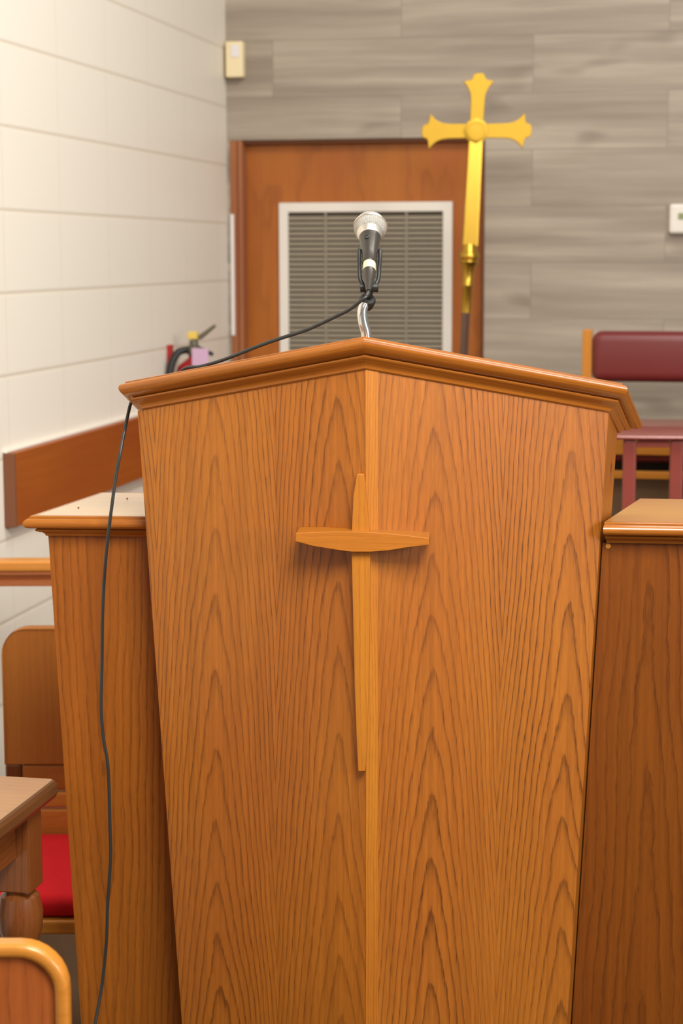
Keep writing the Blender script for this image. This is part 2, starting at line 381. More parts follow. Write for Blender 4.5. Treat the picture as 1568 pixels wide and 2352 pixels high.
pl = .0181; k = int((gh-2*ft)/pl); vs = []; fs = []
for i in range(k):
    z = ft+i*pl; b = len(vs)
    for y, zz in ((-.012, z+.001), (-.0055, z+.0125), (-.0045, z+.0118), (-.011, z)):
        vs += [(ft, y, zz), (gw-ft, y, zz)]
    fs += [(b, b+1, b+3, b+2), (b+2, b+3, b+5, b+4), (b+4, b+5, b+7, b+6), (b+6, b+7, b+1, b)]
link('louvres', vs, fs, M['louver'], gr, grain=(1, 0, 0))
for px in (748, 933):
    gx = wall_uz(px, 600, .045)[0]-g0
    box('mullion', (gx-.004, -.0135, ft), (gx+.004, -.0121, gh-ft), M['louver'], gr, bevel=.0005)
# pale strip on the door casing
s0, sz1 = wall_uz(529, 492, -.004); s1, sz0 = wall_uz(540, 770, -.004)
o = rbox('paper_notice', s0, s1, -.0065, -.0045, sz0, sz1, M['palew'], bevel=.0005); tag(o, 'narrow pale paper strip fixed to the brown door casing by the corner', 'paper')

# cream box high in the corner
b0, bz1 = wall_uz(519, 96, -.03); b1, bz0 = wall_uz(560, 178, -.03)
e = rempty('wall_sensor', (b0+b1)/2, 0, bz0, label='small cream plastic box high on the plank wall in the corner', cat='sensor')
hw = (b1-b0)/2; hh = bz1-bz0
box('housing', (-hw, -.045, 0), (hw, -.0005, hh), M['ivory'], e, bevel=.006)
box('lens', (-hw*.35, -.048, hh*.55), (hw*.6, -.0445, hh*.9), M['palew'], e, bevel=.002)
# thermostat
t0, tz1 = wall_uz(1537, 468, -.02); tz0 = wall_uz(1537, 537, -.02)[1]
e = rempty('thermostat', t0, 0, tz0, label='white rounded thermostat with small green-grey display on the plank wall', cat='thermostat')
box('housing', (0, -.025, 0), (.15, -.0005, tz1-tz0), M['white'], e, bevel=.010)
box('display', (.030, -.0275, .048), (.105, -.0195, .07), M['lcd'], e, bevel=.001)

# orange board along the left wall
ta, za = left_tz(10, 1048, .03); tb, zb = left_tz(22, 1217, .03)
ta = left_tz(36, 1045, .03)[0]
zt = left_tz(60, 1034, .03)[1]; zb = left_tz(60, 1203, .03)[1]; print('board', ta, zt, zb)
e = rempty('wall_board', 0, -ta, zb, label='long orange stained board running along the white block wall', cat='board')
box('board', (.001, 0, 0), (.028, 1.30, zt-zb), M['beam'], e, grain=(0, 1, 0))
box('end_piece', (.001, -.012, .0), (.030, -.0002, zt-zb), M['endgrain'], e)
box('top_lip', (.001, -.012, zt-zb+.0003), (.012, 1.30, zt-zb+.006), M['white'], e, bevel=.001)

# fire extinguisher on the left wall near the corner
xt, xz = left_tz(449, 835, .09); print('ext', xt, xz)
e = rempty('fire_extinguisher', .085, -xt, xz-.40, label='red fire extinguisher with black hose and lilac tag hanging on the white wall', cat='fire extinguisher')
lathe('cylinder', [(.03, 0), (.055, .004), (.06, .02), (.06, .355), (.052, .39), (.03, .410), (.018, .418), (.016, .425)], M['ext_red'], e)
lathe('valve', [(.016, .4252), (.022, .43), (.022, .455), (.014, .46), (.014, .475)], M['steel'], e)
extrude('handle', [(0, 0), (.02, .012), (.075, .050), (.080, .042), (.03, 0)], (1, 0, 0), (0, 0, 1), (0, -.014, 0), (-.006, .007, .476), M['steel'], e, bevel=.002)
extrude('handle', [(0, 0), (.04, -.008), (.07, -.024), (.068, -.034), (0, -.012)], (1, 0, 0), (0, 0, 1), (0, -.014, 0), (-.006, .007, .458), M['black'], e, bevel=.002)
box('safety_pin', (-.016, -.02, .478), (.016, .002, .502), M['ext_yel'], e, bevel=.003)
tube('hose', catmull([(-.018, -.01, .445), (-.045, -.03, .435), (-.064, -.045, .39), (-.066, -.05, .33), (-.060, -.045, .2), (-.045, -.0675, .12)], 8), .012, M['black'], e)
box('bracket', (-.0835, -.02, .30), (-.070, .01, .46), M['ext_red'], e)
box('tag', (.012, -.068, .36), (.066, -.064, .452), M['lilac'], e, bevel=.001)

# ------------------------------------------------------------------ processional cross on its pole, before the door
def pcross():
    Yc = 6.05
    def P(px, py): return at(px, py, Y=Yc)
    base = P(1056, 1200); base.z = 0
    top = P(1100, 172); low = P(1069, 760); ax = (top-low).normalized()
    foot = low-ax*(low.z/ax.z)
    e = empty('processional_cross', foot, label='gold processional cross on a dark pole standing before the door', cat='cross')
    T = lambda p: V(p)-foot
    sc_ = Yc/F*1.0
    cen = T(P(1093, 301)); ux = (T(P(1221, 300))-T(P(970, 301))).normalized(); ux = V((ux.x, -.06, ux.z)).normalized()
    k = (P(1221, 300)-P(970, 301)).length/251
    def flare(a0, hw, L, tip):      # one arm along +a: outline going out one side and back the other
        h_ = [(a0, hw*.95), (L-60*k, hw), (L-46*k, hw*1.12), (L-36*k, hw*1.38), (L-30*k, hw*1.62), (L-24*k, tip*.88), (L-19*k, tip*1.08), (L-17*k, tip*.86), (L-15*k, tip*.55), (L-11*k, tip*.42), (L-6*k, tip*.42), (L-1.5*k, tip*.3), (L, tip*.1)]
        return h_+[(a_, -b_) for a_, b_ in h_[::-1]]
    th = V((0, .012, 0)); out = []
    R = flare(22*k, 17*k, 127*k, 38*k); Lf = [(-a, -b) for a, b in flare(22*k, 17*k, 125*k, 38*k)]
    Tp = [(-b, a) for a, b in flare(22*k, 16*k, 130*k, 34*k)]
    pts = R+Tp+Lf+[(-16*k, -22*k), (-19*k, -268*k), (19*k, -268*k), (16*k, -22*k)]
    ang = math.atan2
    zz = ax
    # rounded order: right arm, top, left, shaft
    extrude('cross_arms', [(a, b) for a, b in R[::-1]][::-1][0:0]+order(R, Tp, Lf, k), ux, zz, th, cen-th/2, M['brass'], e, bevel=.002)
    lathe('medallion_plate', [(.036, -.001), (.040, .0), (.040, .003), (.037, .004)], M['brass'], e, axis=(0, -1, 0), org=cen-V((0, .0062, 0)), seg=8)
    lathe('medallion', [(.029, .0041), (.029, .0065), (.025, .0065), (.024, .0052), (.004, .0056)], M['brass'], e, axis=(0, -1, 0), org=cen-V((0, .0062, 0)))
    # shaft between cross and knob
    c2 = T(P(1077, 566)); 
    sh = [(-16*k, 0), (16*k, 0), (18*k, -(cen-c2).length+18*k), (-18*k, -(cen-c2).length+18*k)]
    extrude('shaft', [sh[0], sh[3], sh[2], sh[1]], ux, zz, V((0, .018, 0)), cen-zz*19*k-V((0, .009, 0)), M['brass_dk'], e, bevel=.003)
    D = T(P(1070, 718)); h = (c2-D).length
    lathe('knob', [(.0155, 0), (.0155, .38*h), (.0185, .40*h), (.0185, .43*h), (.0165, .45*h), (.019, .60*h), (.023, .70*h), (.025, .72*h), (.028, .735*h), (.031, .77*h), (.028, .80*h), (.026, .81*h), (.033, .83*h), (.034, .86*h), (.033, .89*h), (.027, .92*h), (.025, .96*h), (.022, 1.0*h), (.020, 1.03*h)],
          M['brass_dk'], e, axis=tuple(ax), org=D)
    lathe('pole', [(.0135, 0), (.0135, D.length-.001)], M['pole'], e, axis=tuple(D), org=(0, 0, 0))
    lathe('stand_base', [(.16, .001), (.16, .018), (.14, .03), (.05, .05), (.022, .09), (.018, .14)], M['brass_dk'], e)
def order(R, Tp, Lf, k):
    # counter-clockwise outline of a Greek-ended cross without its lower shaft
    r = R[::-1]                     # lower side out ... upper side in
    t = [(-b, a) for a, b in [(a, b) for a, b in [(p[1], -p[0]) for p in Tp]]]
    t = Tp[::-1]; l = Lf[::-1]
    s = 19*k
    def fix(L): return L
    return [(s, -s)]+[p for p in r]+[(s, s)]+[p for p in t]+[(-s, s)]+[p for p in l]+[(-s, -s)]
pcross()

# ------------------------------------------------------------------ upholstered bench and red table at the right
YB = 5.75
p0 = at(1337, 757, Y=YB); p1 = at(1337, 880, Y=YB)
e = empty('clergy_bench', (p0.x, YB, 0), -RY, label='oak bench with burgundy vinyl back cushion against the plank wall', cat='bench')
zt_, zb_ = p0.z, p1.z; sx = YB/F
box('end_post', (0, 0, 0), (.03, .055, zt_), M['chair_frame'], e, bevel=.004)
box('end_post', (1.5, 0, 0), (1.53, .055, zt_), M['chair_frame'], e, bevel=.004)
def cushion(name, a, b, mat, par, r=.03, grain=(1, 0, 0)):
    o = box(name, a, b, mat, par, bevel=0, grain=grain); m = o.modifiers.new('b', 'BEVEL'); m.width = r; m.segments = 6
    for p in o.data.polygons: p.use_smooth = True
    return o
cushion('back_cushion', (.031, -.025, zb_+.005), (1.499, .05, zt_-.004), M['vinyl'], e)
zs = at(1500, 1010, Y=5.3).z; zs2 = at(1500, 1045, Y=5.3).z
box('seat_rail', (.0, -.42, zs2), (1.53, -.385, zs), M['chair_frame'], e, grain=(1, 0, 0))
cushion('seat_cushion', (.0, -.384, zs-.07), (1.53, -.001, zs+.0), M['vinyl'], e, r=.02)
box('back_panel', (.0, -.001, 0), (1.5, -.0002, zs-.08), M['dark_reveal'], e, bevel=0)  # dark sheet painting the shade in the gap under the seat
z3 = at(1500, 1083, Y=5.3).z; z4 = at(1500, 1100, Y=5.3).z
box('stretcher', (.0, -.42, z4), (1.53, -.395, z3), M['chair_frame'], e, grain=(1, 0, 0))
box('kick_panel', (.0, -.40, 0), (1.53, -.396, z4-.002), M['carpet'], e, bevel=0)
# red table
YT = 4.7
q = at(1420, 1000, Y=YT); e = empty('side_table', (q.x, YT, 0), -RY*.6, label='red mahogany side table with slim legs in front of the burgundy bench', cat='table')
topz = q.z
cushion('table_top', (-.02, 0, topz-.012), (.62, .48, topz), M['mahog'], e, r=.006)
lx = at(1445, 1100, Y=YT).x-q.x; lx2 = at(1552, 1100, Y=YT).x-q.x
for xx, yy in ((lx, .02), (lx2, .02), (lx, .27), (.56, .27), (.56, .02)):
    if yy > .1 and xx == lx: continue
    box('leg', (xx-.017, yy, 0), (xx+.017, yy+.03, topz-.0125), M['mahog'], e, bevel=.006)
box('apron', (lx+.018, .024, topz-.032), (lx2-.018, .040, topz-.0125), M['mahog'], e, grain=(1, 0, 0), bevel=.001)

# ------------------------------------------------------------------ altar rail behind the left wing
YR = 4.05
r0 = at(0, 1290, Y=YR); r1 = at(0, 1314, Y=YR); r2 = at(0, 1349, Y=YR)
tl, _ = left_tz(-40, 1300)
e = empty('altar_rail', (at(-25, 1300, Y=YR).x, YR, 0), 0, label='low wooden rail behind the left wing of the pulpit, gold top edge over brown moulding', cat='railing')
Lr = .62
dz = r0.z-r1.z
cushion('cap', (0, -.0, r1.z), (Lr, .06, r0.z), M['rail_gold'], e, r=.006)
h = r1.z-r2.z
stack('moulding', [(.012, .012), (Lr-.012, .012), (Lr-.012, .052), (.012, .052)], [(-.004, r2.z), (.004, r2.z+h*.02), (.004, r2.z+h*.35), (-.002, r2.z+h*.42), (.0, r2.z+h*.55), (.008, r2.z+h*.8), (.008, r2.z+h-.0005)], M['rail_brown'], e)
box('post', (Lr-.08, .015, 0), (Lr-.04, .05, r2.z-.0005), M['rail_brown'], e)

# ------------------------------------------------------------------ chairs with a rounded bordered back
def rounded(w, h, r, n=8, lower=True):
    pts = []
    for cx, cy, a0 in ((w-r, h-r, 0), (r, h-r, 90)):
        for i in range(n+1):
            a = math.radians(a0+90*i/n); pts.append((cx+r*math.cos(a), cy+r*math.sin(a)))
    return [(w, 0)]+pts+[(0, 0)]
def sanctuary_chair(loc, rz, label, back_mat, wid=.46, frame_w=0.026, top=.85, grooves=False):
    """local: x to the right, back panel in the plane y=0, the seat towards -y"""
    e = empty('sanctuary_chair', loc, rz, label=label, cat='chair', group='oak sanctuary chairs with rounded backs')
    hB = .288; zb = top-hB
    outer = rounded(wid, hB, .055); inner = [(min(max(a, frame_w), wid-frame_w), b) for a, b in outer]
    inn = [(frame_w+a, b) for a, b in rounded(wid-2*frame_w, hB-frame_w, .04)]
    k = len(outer)
    vs = []; fs = []
    for y, s in ((-.014, 0), (.016, 0)):
        vs += [(a, y, zb+b) for a, b in outer]+[(a, y, zb+b) for a, b in inn]
    for i in range(k-1):
        fs += [(i, i+1, k+i+1, k+i), (2*k+i+1, 2*k+i, 3*k+i, 3*k+i+1), (i+1, i, 2*k+i, 2*k+i+1), (k+i, k+i+1, 3*k+i+1, 3*k+i)]
    fs += [(0, k, 3*k, 2*k), (k-1, 3*k-1, 4*k-1, 2*k-1)]
    link('back_frame', vs, fs, M['chair_frame'] if frame_w > .01 else back_mat, e, bevel=.006, smooth=True, grain=(1, 0, 0))
    extrude('backrest', inn, (1, 0, 0), (0, 0, 1), (0, .022, 0), (0, -.012, zb), back_mat, e)
    for xx in (.0, wid-.034):
        box('back_post', (xx+.001, -.013, 0), (xx+.033, .015, zb-.0005), M['chair_frame'] if not grooves else M['dark_trim'], e, bevel=.004)
    z = zb-.055
    for q0 in range(3 if grooves else 1):
        z0_, z1_ = ((.400, .475), (.477, .512), (.514, zb-.002))[q0]
        box('lower_rail', (.034, -.010, z0_), (wid-.034, .008, z1_), M['rail_gold'] if q0 < 2 else M['chair_panel'], e, bevel=.006, grain=(1, 0, 0))
    box('seat_frame', (.0, -.42, .355), (wid, -.014, .383), M['chair_frame'], e, bevel=.005, grain=(1, 0, 0))
    cushion('seat_cushion', (.012, -.415, .384), (wid-.012, -.016, .428), M['red_cloth'], e, r=.02)
    for xx in (.006, wid-.036): box('front_leg', (xx, -.412, 0), (xx+.03, -.382, .3545), M['chair_frame'], e)
    return e
pz = at(60, 1437, z=.86); 
c_top = at(10, 1440, z=.86); print('chair2', c_top)
ch2 = sanctuary_chair((at(9, 1600, Y=c_top.y).x, c_top.y, 0), math.radians(0), 'oak chair with plain brown back and red seat cushion behind the left pulpit wing', M['chair_panel'], frame_w=.004, top=.86, grooves=True)
# foreground chair, seen from behind at lower left: its seat points away from the camera
f0 = at(158, 2160, z=.86); print('chair1', f0)
ch1 = sanctuary_chair((f0.x, f0.y, 0), math.radians(180), 'nearest oak chair at lower left, reddish back panel bordered by a pale rounded frame', M['chair_red'], frame_w=.016, top=.86)

# ------------------------------------------------------------------ table with turned legs at the left
TZ = .75
a = at(137, 1787, z=TZ); b = at(0, 1893, z=TZ); d = (V((b.x, b.y))-V((a.x, a.y))).normalized(); tyaw = math.atan2(d.x, -d.y); print('table', a, b, math.degrees(tyaw))
e = empty('communion_table', (a.x, a.y, 0), tyaw, label='wooden table with turned walnut legs beside the left wing of the pulpit', cat='table')
TW, TD = .58, .55
poly = [(-TW, -TD), (-.02, -TD), (0, -TD+.02), (0, -.012), (-.004, -.004), (-.012, 0), (-TW, 0)]
stack('table_top', poly, [(-.012, TZ-.034), (-.004, TZ-.030), (0, TZ-.022), (0, TZ-.008), (-.004, TZ-.002), (-.008, TZ)], M['table_edge'], e, cap_grain=(1, 0, 0))
tt = e.children[0]; tt.data.materials.append(M['table_top']); tt.data.polygons[-1].material_index = 1
def tleg(x, y):
    box('leg_block', (x-.03, y-.03, .58), (x+.03, y+.03, TZ-.0345), M['table_wood'], lg := empty_child('leg', e), bevel=.003)
    lathe('turned_shaft', [(.012, .001), (.02, .01), (.026, .05), (.018, .09), (.022, .1), (.027, .3), (.018, .40), (.026, .41), (.028, .425), (.020, .44), (.020, .455), (.033, .465), (.034, .475), (.028, .485), (.036, .51), (.038, .54), (.032, .568), (.024, .574), (.026, .5795)], M['table_wood'], lg, org=(x, y, 0))
def empty_child(name, par):
    o = bpy.data.objects.new(name, None); COL.objects.link(o); o.parent = par; return o
for (x, y) in ((-.048, -.07), (-.048, -TD+.05), (-TW+.085, -.07), (-TW+.085, -TD+.05)): tleg(x, y)
box('apron', (-TW+.12, -.080, TZ-.11), (-.079, -.060, TZ-.0345), M['table_wood'], e, grain=(1, 0, 0))
box('apron', (-.058, -TD+.081, TZ-.11), (-.040, -.101, TZ-.0345), M['table_wood'], e, grain=(0, 1, 0))

# ------------------------------------------------------------------ PULPIT
TH = math.radians(4.5); q_, s_, w_ = .15, .53, .365
NR = at(835, 790, Y=2.75)                      # nosing of the lid at the prow
OV = .030                                      # lid overhang over the panels
pul = empty('pulpit', (NR.x, NR.y, 0), -TH, label='large tapering oak pulpit with V-shaped front and wooden cross', cat='pulpit')
PM = pul.matrix_world.inverted()
def PL(p): return PM @ V(p)
kq = q_/.395
# lid outline (local x, y): prow, right corner, right rear, left rear, left corner  (CCW seen from above)
Wn = .395; LS = .125; fl = .27
lid = [(0, 0), (Wn, q_), (Wn+LS*fl, q_+LS), (-Wn+LS*.25, q_+LS), (-Wn, q_)]
lz = NR.z
shear = lambda x, y: -s_*y
def arc(cx_, cz_, rx, rz_, a0, a1, n_=6):
    return [(cx_+rx*math.cos(math.radians(a0+(a1-a0)*i/n_)), cz_+rz_*math.sin(math.radians(a0+(a1-a0)*i/n_))) for i in range(n_+1)]
MOULD = ([(-.036, -.0235), (-.029, -.0235)]+arc(-.0195, -.0235, .0085, .0085, 175, 95)+[(-.0185, -.0135)]+arc(-.0185, -.0105, .0035, .003, -80, 70, 5)
         +[(-.0195, -.0065), (-.0125, -.0065)]+arc(-.0105, .0035, .0105, .0100, -85, 70, 10)+[(-.0085, .0130), (-.0085, .0160), (-.0105, .0178), (-.018, .0180)])
prof = MOULD
stack('lid', lid, [(o_, lz+z_*.93) for o_, z_ in prof], M['oak_mould'], pul, shear=shear, )
# body: panels below the lid, tapering downwards, faces stay in their planes
IN = .032
top = offset_poly(lid, [-IN, -IN, -IN, -.0185, -IN])
top = [V(p) for p in top]
TAP = .052                                     # metres narrower per metre down
def corner(i, z):
    """panel corner i at height z"""
    ztop = lz-.0215+shear(top[i].x, top[i].y); p = top[i]; dz = ztop-z
    if i == 0: return V((p.x, p.y, z))
    sg = 1 if p.x > 0 else -1
    x = p.x-sg*(TAP if sg > 0 else .060)*dz
    if i in (1, 4): y = top[0].y+(abs(x)/abs(p.x))*(p.y-top[0].y)
    else: y = p.y-TAP*dz*.3
    return V((x, y, z))
ZT = [lz-.0215+shear(t.x, t.y) for t in top]
def panel(name, i, j, mat, th=.018, x_off=0, a0=0.0, a1=1.0, lift=0.0):
    A, B = corner(i, ZT[i]), corner(j, ZT[j]); A0, B0 = corner(i, .003), corner(j, .003)
    P = [A0.lerp(B0, a0), A0.lerp(B0, a1), A.lerp(B, a1), A.lerp(B, a0)]
    nn = (P[1]-P[0]).cross(P[3]-P[0]).normalized(); P = [p+nn*lift for p in P]
    Bk = [p-nn*th for p in P]
    e_ = (P[1]-P[0]); e_.z = 0; e_.normalize(); o0 = A0
    us = [((p-o0).dot(e_)+x_off, p.z) for p in P]
    fs = [(0, 1, 2, 3), (7, 6, 5, 4), (0, 4, 5, 1), (1, 5, 6, 2), (2, 6, 7, 3), (3, 7, 4, 0)]
    return link(name, P+Bk, fs, mat, pul, uvs=us+us)
wr = (corner(1, 1.2)-corner(0, 1.2)).length; print('panel width', wr)
# UV u=0 at the prow for the right panel; left panel's u counts from its outer corner, shift so that prow = 0
wl0 = (corner(4, .003)-corner(0, .003)).length
panel('front_panel', 4, 0, M['oak_left'], x_off=-wl0)
st = .026/wr
panel('front_panel', 0, 1, M['oak_right'], a0=0)
panel('side_panel', 1, 2, M['oak_side'])
panel('side_panel', 3, 4, M['oak_side'])
# solid oak corner strip just right of the prow (constant width)
A, B, A0, B0 = corner(0, ZT[0]), corner(1, ZT[1]), corner(0, .003), corner(1, .003)
dr_ = (B-A); dr_.z = 0; dr_.normalize(); slope_z = (ZT[1]-ZT[0])/(corner(1, ZT[1])-A).to_2d().length
nn = dr_.cross(UP)
P = [A0-dr_*.0, A0+dr_*.0195, A+dr_*.0195+UP*slope_z*.0195, A.copy()]
P = [p+nn*.0012 for p in P]; Bk = [p-nn*.001 for p in P]
link('corner_strip', P+Bk, [(0, 1, 2, 3), (7, 6, 5, 4), (0, 4, 5, 1), (1, 5, 6, 2), (2, 6, 7, 3), (3, 7, 4, 0)], M['oak_strip'], pul, uvs=[(0, .0), (.0195, 0), (.0195, 1.4), (0, 1.4)]*2)
# wooden cross on the prow
cf = -.016+top[0].y       # front plane in local y
def on_front(px, py, y):
    n_ = V((math.sin(TH), math.cos(TH), 0)); p0 = V((NR.x, NR.y, 0))+n_*y; return PL(on_plane(px, py, p0, n_))
crs = empty_child('cross', pul)
def face_y(x): return top[0].y+abs(x-top[0].x)*((top[1].y-top[0].y)/(top[1].x-top[0].x))
def wedge(name, pts, y, mat, grain, notch=.0):
    f_ = [on_front(px, py, y) for px, py in pts]; b_ = [V((p.x, max(face_y(p.x)+.0005, y+.004), p.z)) for p in f_]
    k = len(f_); fs = [tuple(range(k)), tuple(reversed(range(k, 2*k)))]+[(i, i+k, (i+1) % k+k, (i+1) % k) for i in range(k)]
    return link(name, f_+b_, fs, mat, crs, grain=grain, bevel=.0012)
wedge('upright', [(819, 1089), (811, 1140), (807, 1222), (807, 1268), (810, 1400), (814, 1580), (818, 1690), (822, 1772), (838, 1772), (843, 1690), (848, 1500), (850, 1268), (848, 1222), (840, 1130), (836, 1089)], cf+.004, M['oak_cross'], (0, 0, 1))
wedge('crossbar', [(679, 1224), (678, 1244), (720, 1255), (770, 1263), (808, 1268), (850, 1268), (890, 1265), (940, 1257), (985, 1252), (985, 1236), (940, 1230), (890, 1225), (850, 1222), (808, 1221), (740, 1221)], cf-.007, M['oak_cross'], (1, 0, 0))
# knot mark on the right side panel
k1 = corner(1, 1.28).lerp(corner(2, 1.28), .62); k2 = (corner(2, 1.2)-corner(1, 1.2)).normalized(); nrm = k2.cross(UP).normalized()
extrude('knot_mark', [(0, .016), (.006, .004), (.004, -.004), (.001, -.014), (-.006, -.026), (-.002, -.012), (-.004, -.002)], tuple(k2), (0, 0, 1), tuple(nrm*-.001), k1+nrm*.0006+UP*.01, M['dark_trim'], pul)

# ------------------------------------------------------------------ wings
PW = pul.matrix_world
def wing(side, zc, pts, label, mat, capmat):
    """pts: world points of cap front-top edge [outer, inner] ; cap depth .325"""
    (a, b) = pts
    lft, rgt = (a, b)
    yaw = math.atan2(rgt.y-lft.y, rgt.x-lft.x)
    e = empty('pulpit_wing', (lft.x, lft.y, 0), yaw, label=label, cat='half wall', group='oak wings beside the pulpit')
    return e, (rgt-lft).length
ZC = CAM_Z-.42
a = at(51, 1186, z=ZC); b = at(340, 1188.5, z=ZC); print('lw', a, b)
def pul_side_x(e, sgn, yl, z):
    """local x in wing frame where the pulpit's side plane lies at wing-local y"""
    i, j = (4, 3) if sgn < 0 else (1, 2)
    P0 = e.matrix_world.inverted() @ (PW @ corner(i, z)); P1 = e.matrix_world.inverted() @ (PW @ corner(j, z))
    t = (yl-P0.y)/(P1.y-P0.y); t = max(t, 0.0); return P0.x+(P1.x-P0.x)*t
cap_prof = [(o_*.95, z_*.86-.0105) for o_, z_ in MOULD]
def build_wing(sgn, e, x_out, depth, mat):
    yb = depth; kz = ZC-.005; g = -.0015*sgn*-1
    xi = lambda y, z: pul_side_x(e, sgn, y, z)-(.003 if sgn < 0 else -.003)
    i0, i1 = xi(0, ZC), xi(yb, ZC)
    if sgn < 0: poly = [(x_out, 0), (i0, 0), (i1, yb), (x_out+.055, yb)]; ed = [1, 0, 1, 1]
    else: poly = [(i0, 0), (x_out, 0), (x_out, yb), (i1, yb)]; ed = [1, 1, 1, 0]
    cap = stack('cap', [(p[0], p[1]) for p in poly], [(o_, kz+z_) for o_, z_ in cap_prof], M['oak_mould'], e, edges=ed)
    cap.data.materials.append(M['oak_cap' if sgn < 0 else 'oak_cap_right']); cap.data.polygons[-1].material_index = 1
    zt = kz-.0310; IN2 = .034
    def cor(z):
        t = .0435*(zt-z)
        if sgn < 0:
            xo = x_out+IN2+t; return [V((xo, IN2, z)), V((xi(IN2, z), IN2, z)), V((xi(yb, z)-.0, yb-IN2, z)), V((xo+.04, yb-IN2, z))]
        xo = x_out-IN2; return [V((xi(IN2, z), IN2, z)), V((xo, IN2, z)), V((xo, yb-IN2, z)), V((xi(yb, z), yb-IN2, z))]
    T_, B_ = cor(zt), cor(.003); vs = B_+T_; fs = []; uu = []
    P, uvs_, fc = [], [], []
    for i in range(4):
        j = (i+1) % 4; k = len(P); P += [B_[i], B_[j], T_[j], T_[i]]
        ee = (T_[j]-T_[i]).normalized(); uvs_ += [((p-T_[i]).dot(ee)+(i*.37), p.z) for p in P[k:k+4]]; fc.append((k, k+1, k+2, k+3))
    link('panel', P, fc, mat, e, uvs=uvs_)
lw, _ = wing(-1, ZC, (a, b), 'left oak wing of the pulpit, its cap end in view, black cable hanging before it', None, None)
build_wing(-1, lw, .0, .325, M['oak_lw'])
ZL = ZC; ZC = CAM_Z-.412
a = at(1385, 1200.5, z=ZC); b = at(1568, 1203.5, z=ZC); print('rw', a, b)
rw, _ = wing(1, ZC, (a, b), 'right oak wing of the pulpit, running out of the picture, cap of warm golden oak', None, None)
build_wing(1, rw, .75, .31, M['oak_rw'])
kb = on_plane(1396, 1254, rw.matrix_world @ V((0, .0345, 0)), V((math.sin(TH), math.cos(TH), 0)))
kl = rw.matrix_world.inverted() @ kb
lathe('screw_plug', [(.0045, 0), (.004, .0015), (.001, .002)], M['chair_frame'], rw, axis=(0, -1, 0), org=(kl.x, .034, kl.z), seg=12)
ZC = ZL
# crumbs on the left cap
for nme, (px, py) in (('crumb', (292, 1146)), ('crumb', (180, 1167)), ('crumb', (335, 1162))):
    p = at(px, py, z=ZC); o = lathe(nme, [(.0008, 0), (.0018, .0007), (.0012, .0018), (.0003, .0022)], M['dark_trim'], seg=8, org=(p.x, p.y, ZC))
    tag(o, {292: 'tiny dark crumb mid left cap top, farthest of three', 180: 'tiny dark crumb near the outer end of the left cap top', 335: 'tiny dark crumb on the left cap top beside the pulpit edge'}[px], 'crumb', 'crumbs on the left wing cap')

# ------------------------------------------------------------------ microphone on gooseneck
YM = 2.89
def Mq(px, py, y=YM): return at(px, py, Y=y)
gb = Mq(843, 800, 2.86); gl = PL(gb); gz = lz+.0195+shear(gl.x, gl.y)
gooseb = PW @ V((gl.x, gl.y, gz))
gn = empty('gooseneck_stand', gooseb, label='chrome gooseneck rising from the pulpit lid with black microphone clip', cat='microphone stand')
G = lambda p: V(p)-gooseb
gp = catmull([V((0, 0, .003)), G(Mq(841, 770, 2.86)), G(Mq(834, 740, 2.86)), G(Mq(832, 715, 2.86)), G(Mq(838, 697, 2.862))], 18)
tube('flexible_neck', gp, .0078, M['chrome'], gn, seg=20, ridges=.055)
lathe('mount_flange', [(.019, .0005), (.019, .005), (.014, .009), (.011, .012)], M['chrome'], gn, axis=(0, s_, 1))
pt = G(Mq(839, 697, 2.862)); 
lathe('swivel_collar', [(.0095, -.010), (.0125, -.007), (.0125, .006), (.0095, .010)], M['black'], gn, axis=(.25, -.75, .5), org=G(Mq(842, 693, 2.868)))
# mic
ball = Mq(850, 523, 2.93); tail = Mq(847, 640, 2.835); ax = (ball-tail).normalized()
R_ = 37.5/F*2.93
mic = empty('microphone', tail, label='silver ball-head vocal microphone tilted away above the pulpit lid', cat='microphone')
T = lambda p: V(p)-tail
Lm = (ball-tail).length; print('mic length', Lm, R_)
zc_ = Lm
base_z = zc_-R_*.93
def prof_sphere(a0, a1, n_, R=R_):
    return [(R*math.cos(math.radians(a0+(a1-a0)*i/n_)), zc_+R*math.sin(math.radians(a0+(a1-a0)*i/n_))) for i in range(n_+1)]
lathe('grille_lower', prof_sphere(-36, 8, 14), M['grille'], mic, seg=50, axis=tuple(ax), uvs=True)
lathe('grille_upper', [(R_*1.0, zc_+R_*.14+.0001)]+prof_sphere(12, 86, 22, R_*.995), M['grille'], mic, seg=50, axis=tuple(ax), uvs=True)
lathe('band', [(R_*.99, zc_+R_*.135), (R_*1.035, zc_+R_*.13), (R_*1.035, zc_+R_*.01), (R_*.99, zc_)][::-1], M['silver'], mic, seg=48, axis=tuple(ax))
lathe('collar', [(R_*.60, zc_-R_*1.05), (R_*.66, zc_-R_*.98), (R_*.80, zc_-R_*.62), (R_*.815, zc_-R_*.58)], M['silver'], mic, seg=48, axis=tuple(ax))
lathe('body', [(.0105, .034), (.0115, .036), (.012, .055), (.0155, zc_-R_*1.25), (R_*.66, zc_-R_*1.0), (R_*.66, zc_-R_*.96)], M['grey_body'], mic, seg=40, axis=tuple(ax))
# small ring mark on the body
bn = V((0, -1, 0)); side = ax.cross(V((0, 0, 1))).normalized(); front = side.cross(ax).normalized(); front = -front if front.y > 0 else front
lathe('switch', [(.004, -.001), (.004, .0008), (.003, .001), (.0028, .0002)], M['black'], mic, axis=tuple(front), org=ax*(zc_-R_*1.6)+front*.0150-side*.004, seg=20)
lathe('tape_band', [(.0098, .018), (.0098, .0338)], M['cream'], mic, seg=28, axis=tuple(ax))
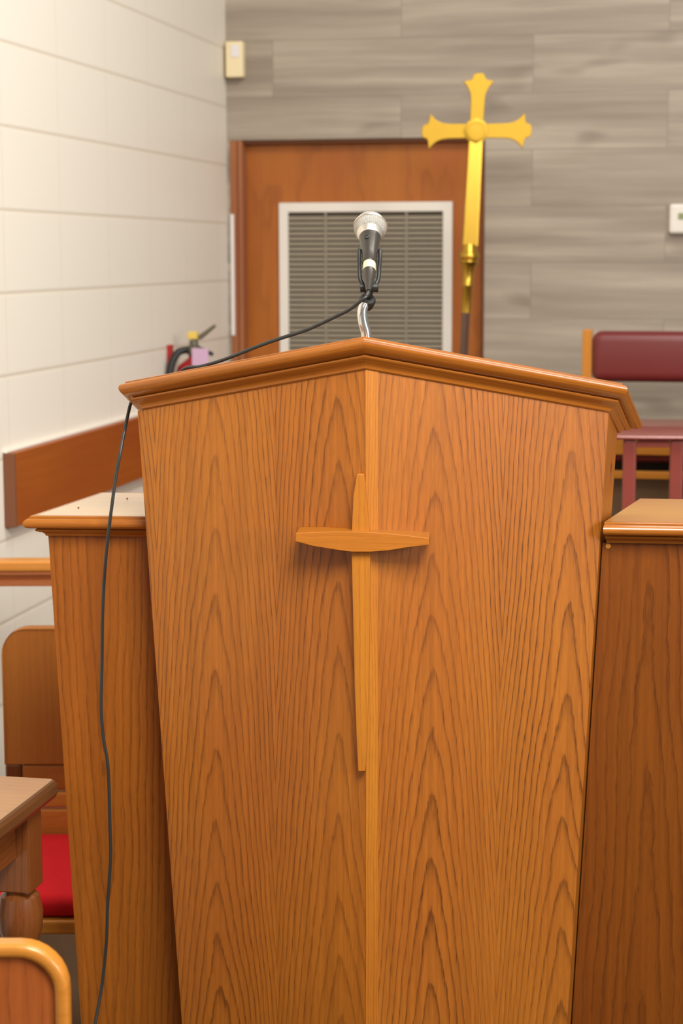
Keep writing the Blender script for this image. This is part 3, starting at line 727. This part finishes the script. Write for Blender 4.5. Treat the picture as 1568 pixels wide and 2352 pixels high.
# clip (part of the stand)
cl0 = tail-gooseb
qx = side
lathe('clip_hub', [(.006, -.014), (.0075, -.013), (.0075, .013), (.006, .014)], M['black'], gn, axis=tuple(qx), org=cl0-front*.020+ax*.004)
for sg in (-1, 1):
    pts_ = [cl0-front*.018+ax*.000+qx*sg*.006, cl0-front*.012+ax*.012+qx*sg*.0135, cl0+ax*.030+qx*sg*.0150-front*.004, cl0+ax*.050+qx*sg*.0160, cl0+ax*.068+qx*sg*.0160]
    tube('clip_arm', catmull(pts_, 6), .0032, M['black'], gn)
tube('clip_stem', [cl0-front*.020+ax*.004, G(Mq(843, 690, 2.868))], .007, M['black'], gn)

# ------------------------------------------------------------------ cable with its plug
jack0 = tail+ax*.0175; jend = Mq(846, 668, 2.815)
cb = empty('microphone_cable', jend, label='black cable from the microphone across the lid and down the left side', cat='cable')
K = lambda p: V(p)-jend
jd = (jack0-jend); jl = jd.length
lathe('plug', [(.0035, .0), (.0045, jl*.15), (.0075, jl*.5), (.0098, jl*.8), (.0098, jl)], M['grey_body'], cb, axis=tuple(jd), seg=28)
path = [Mq(846, 669, 2.815), Mq(842, 680, 2.80), Mq(826, 693, 2.80), Mq(800, 712, 2.81), Mq(770, 727, 2.82), Mq(735, 744, 2.83), Mq(700, 759, 2.84), Mq(660, 772, 2.85), Mq(620, 785, 2.86), Mq(580, 800, 2.87), Mq(545, 814, 2.88), Mq(505, 829, 2.90), Mq(460, 842, 2.92), Mq(420, 849, 2.94), Mq(385, 856, 2.965), Mq(350, 868, 2.995)]
# over the lid, off its left side, then hanging in front of the wing
lc = PW @ V((-.365, q_+.095, 0)); 
def lidp(x, y, up=.005): return PW @ V((x, y, lz+.0165+shear(x, y)+up))
path[-2] = lidp(-.330, .200); path[-1] = lidp(-.362, .212)
path += [lidp(-.384, .216, -.003)]
hang = [(302, 922, 2.985), (296, 942, 2.985), (286, 990, 2.985), (277, 1035, 2.97), (266, 1095, 2.965), (257, 1160, 2.96), (250, 1215, 2.96), (243, 1280, 2.965), (238, 1350, 2.975), (235, 1430, 2.98), (234, 1520, 2.985), (232, 1600, 2.985), (233, 1650, 2.985), (238, 1700, 2.985), (246, 1745, 2.985), (250, 1800, 2.985), (252, 1880, 2.985), (254, 1960, 2.985), (251, 2020, 2.985), (247, 2080, 2.985), (245, 2150, 2.985), (240, 2210, 2.985), (233, 2270, 2.98), (224, 2320, 2.97), (216, 2365, 2.96), (200, 2480, 2.94)]
path += [at(a_, b_, Y=y_) for a_, b_, y_ in hang]
lastp = path[-1]; path += [V((lastp.x-.02, lastp.y-.02, .10)), V((lastp.x-.06, lastp.y-.05, .006)), V((lastp.x-.3, lastp.y-.1, .004))]
tube('wire', catmull([K(p) for p in path], 6), .0028, M['cable'], cb, seg=10)
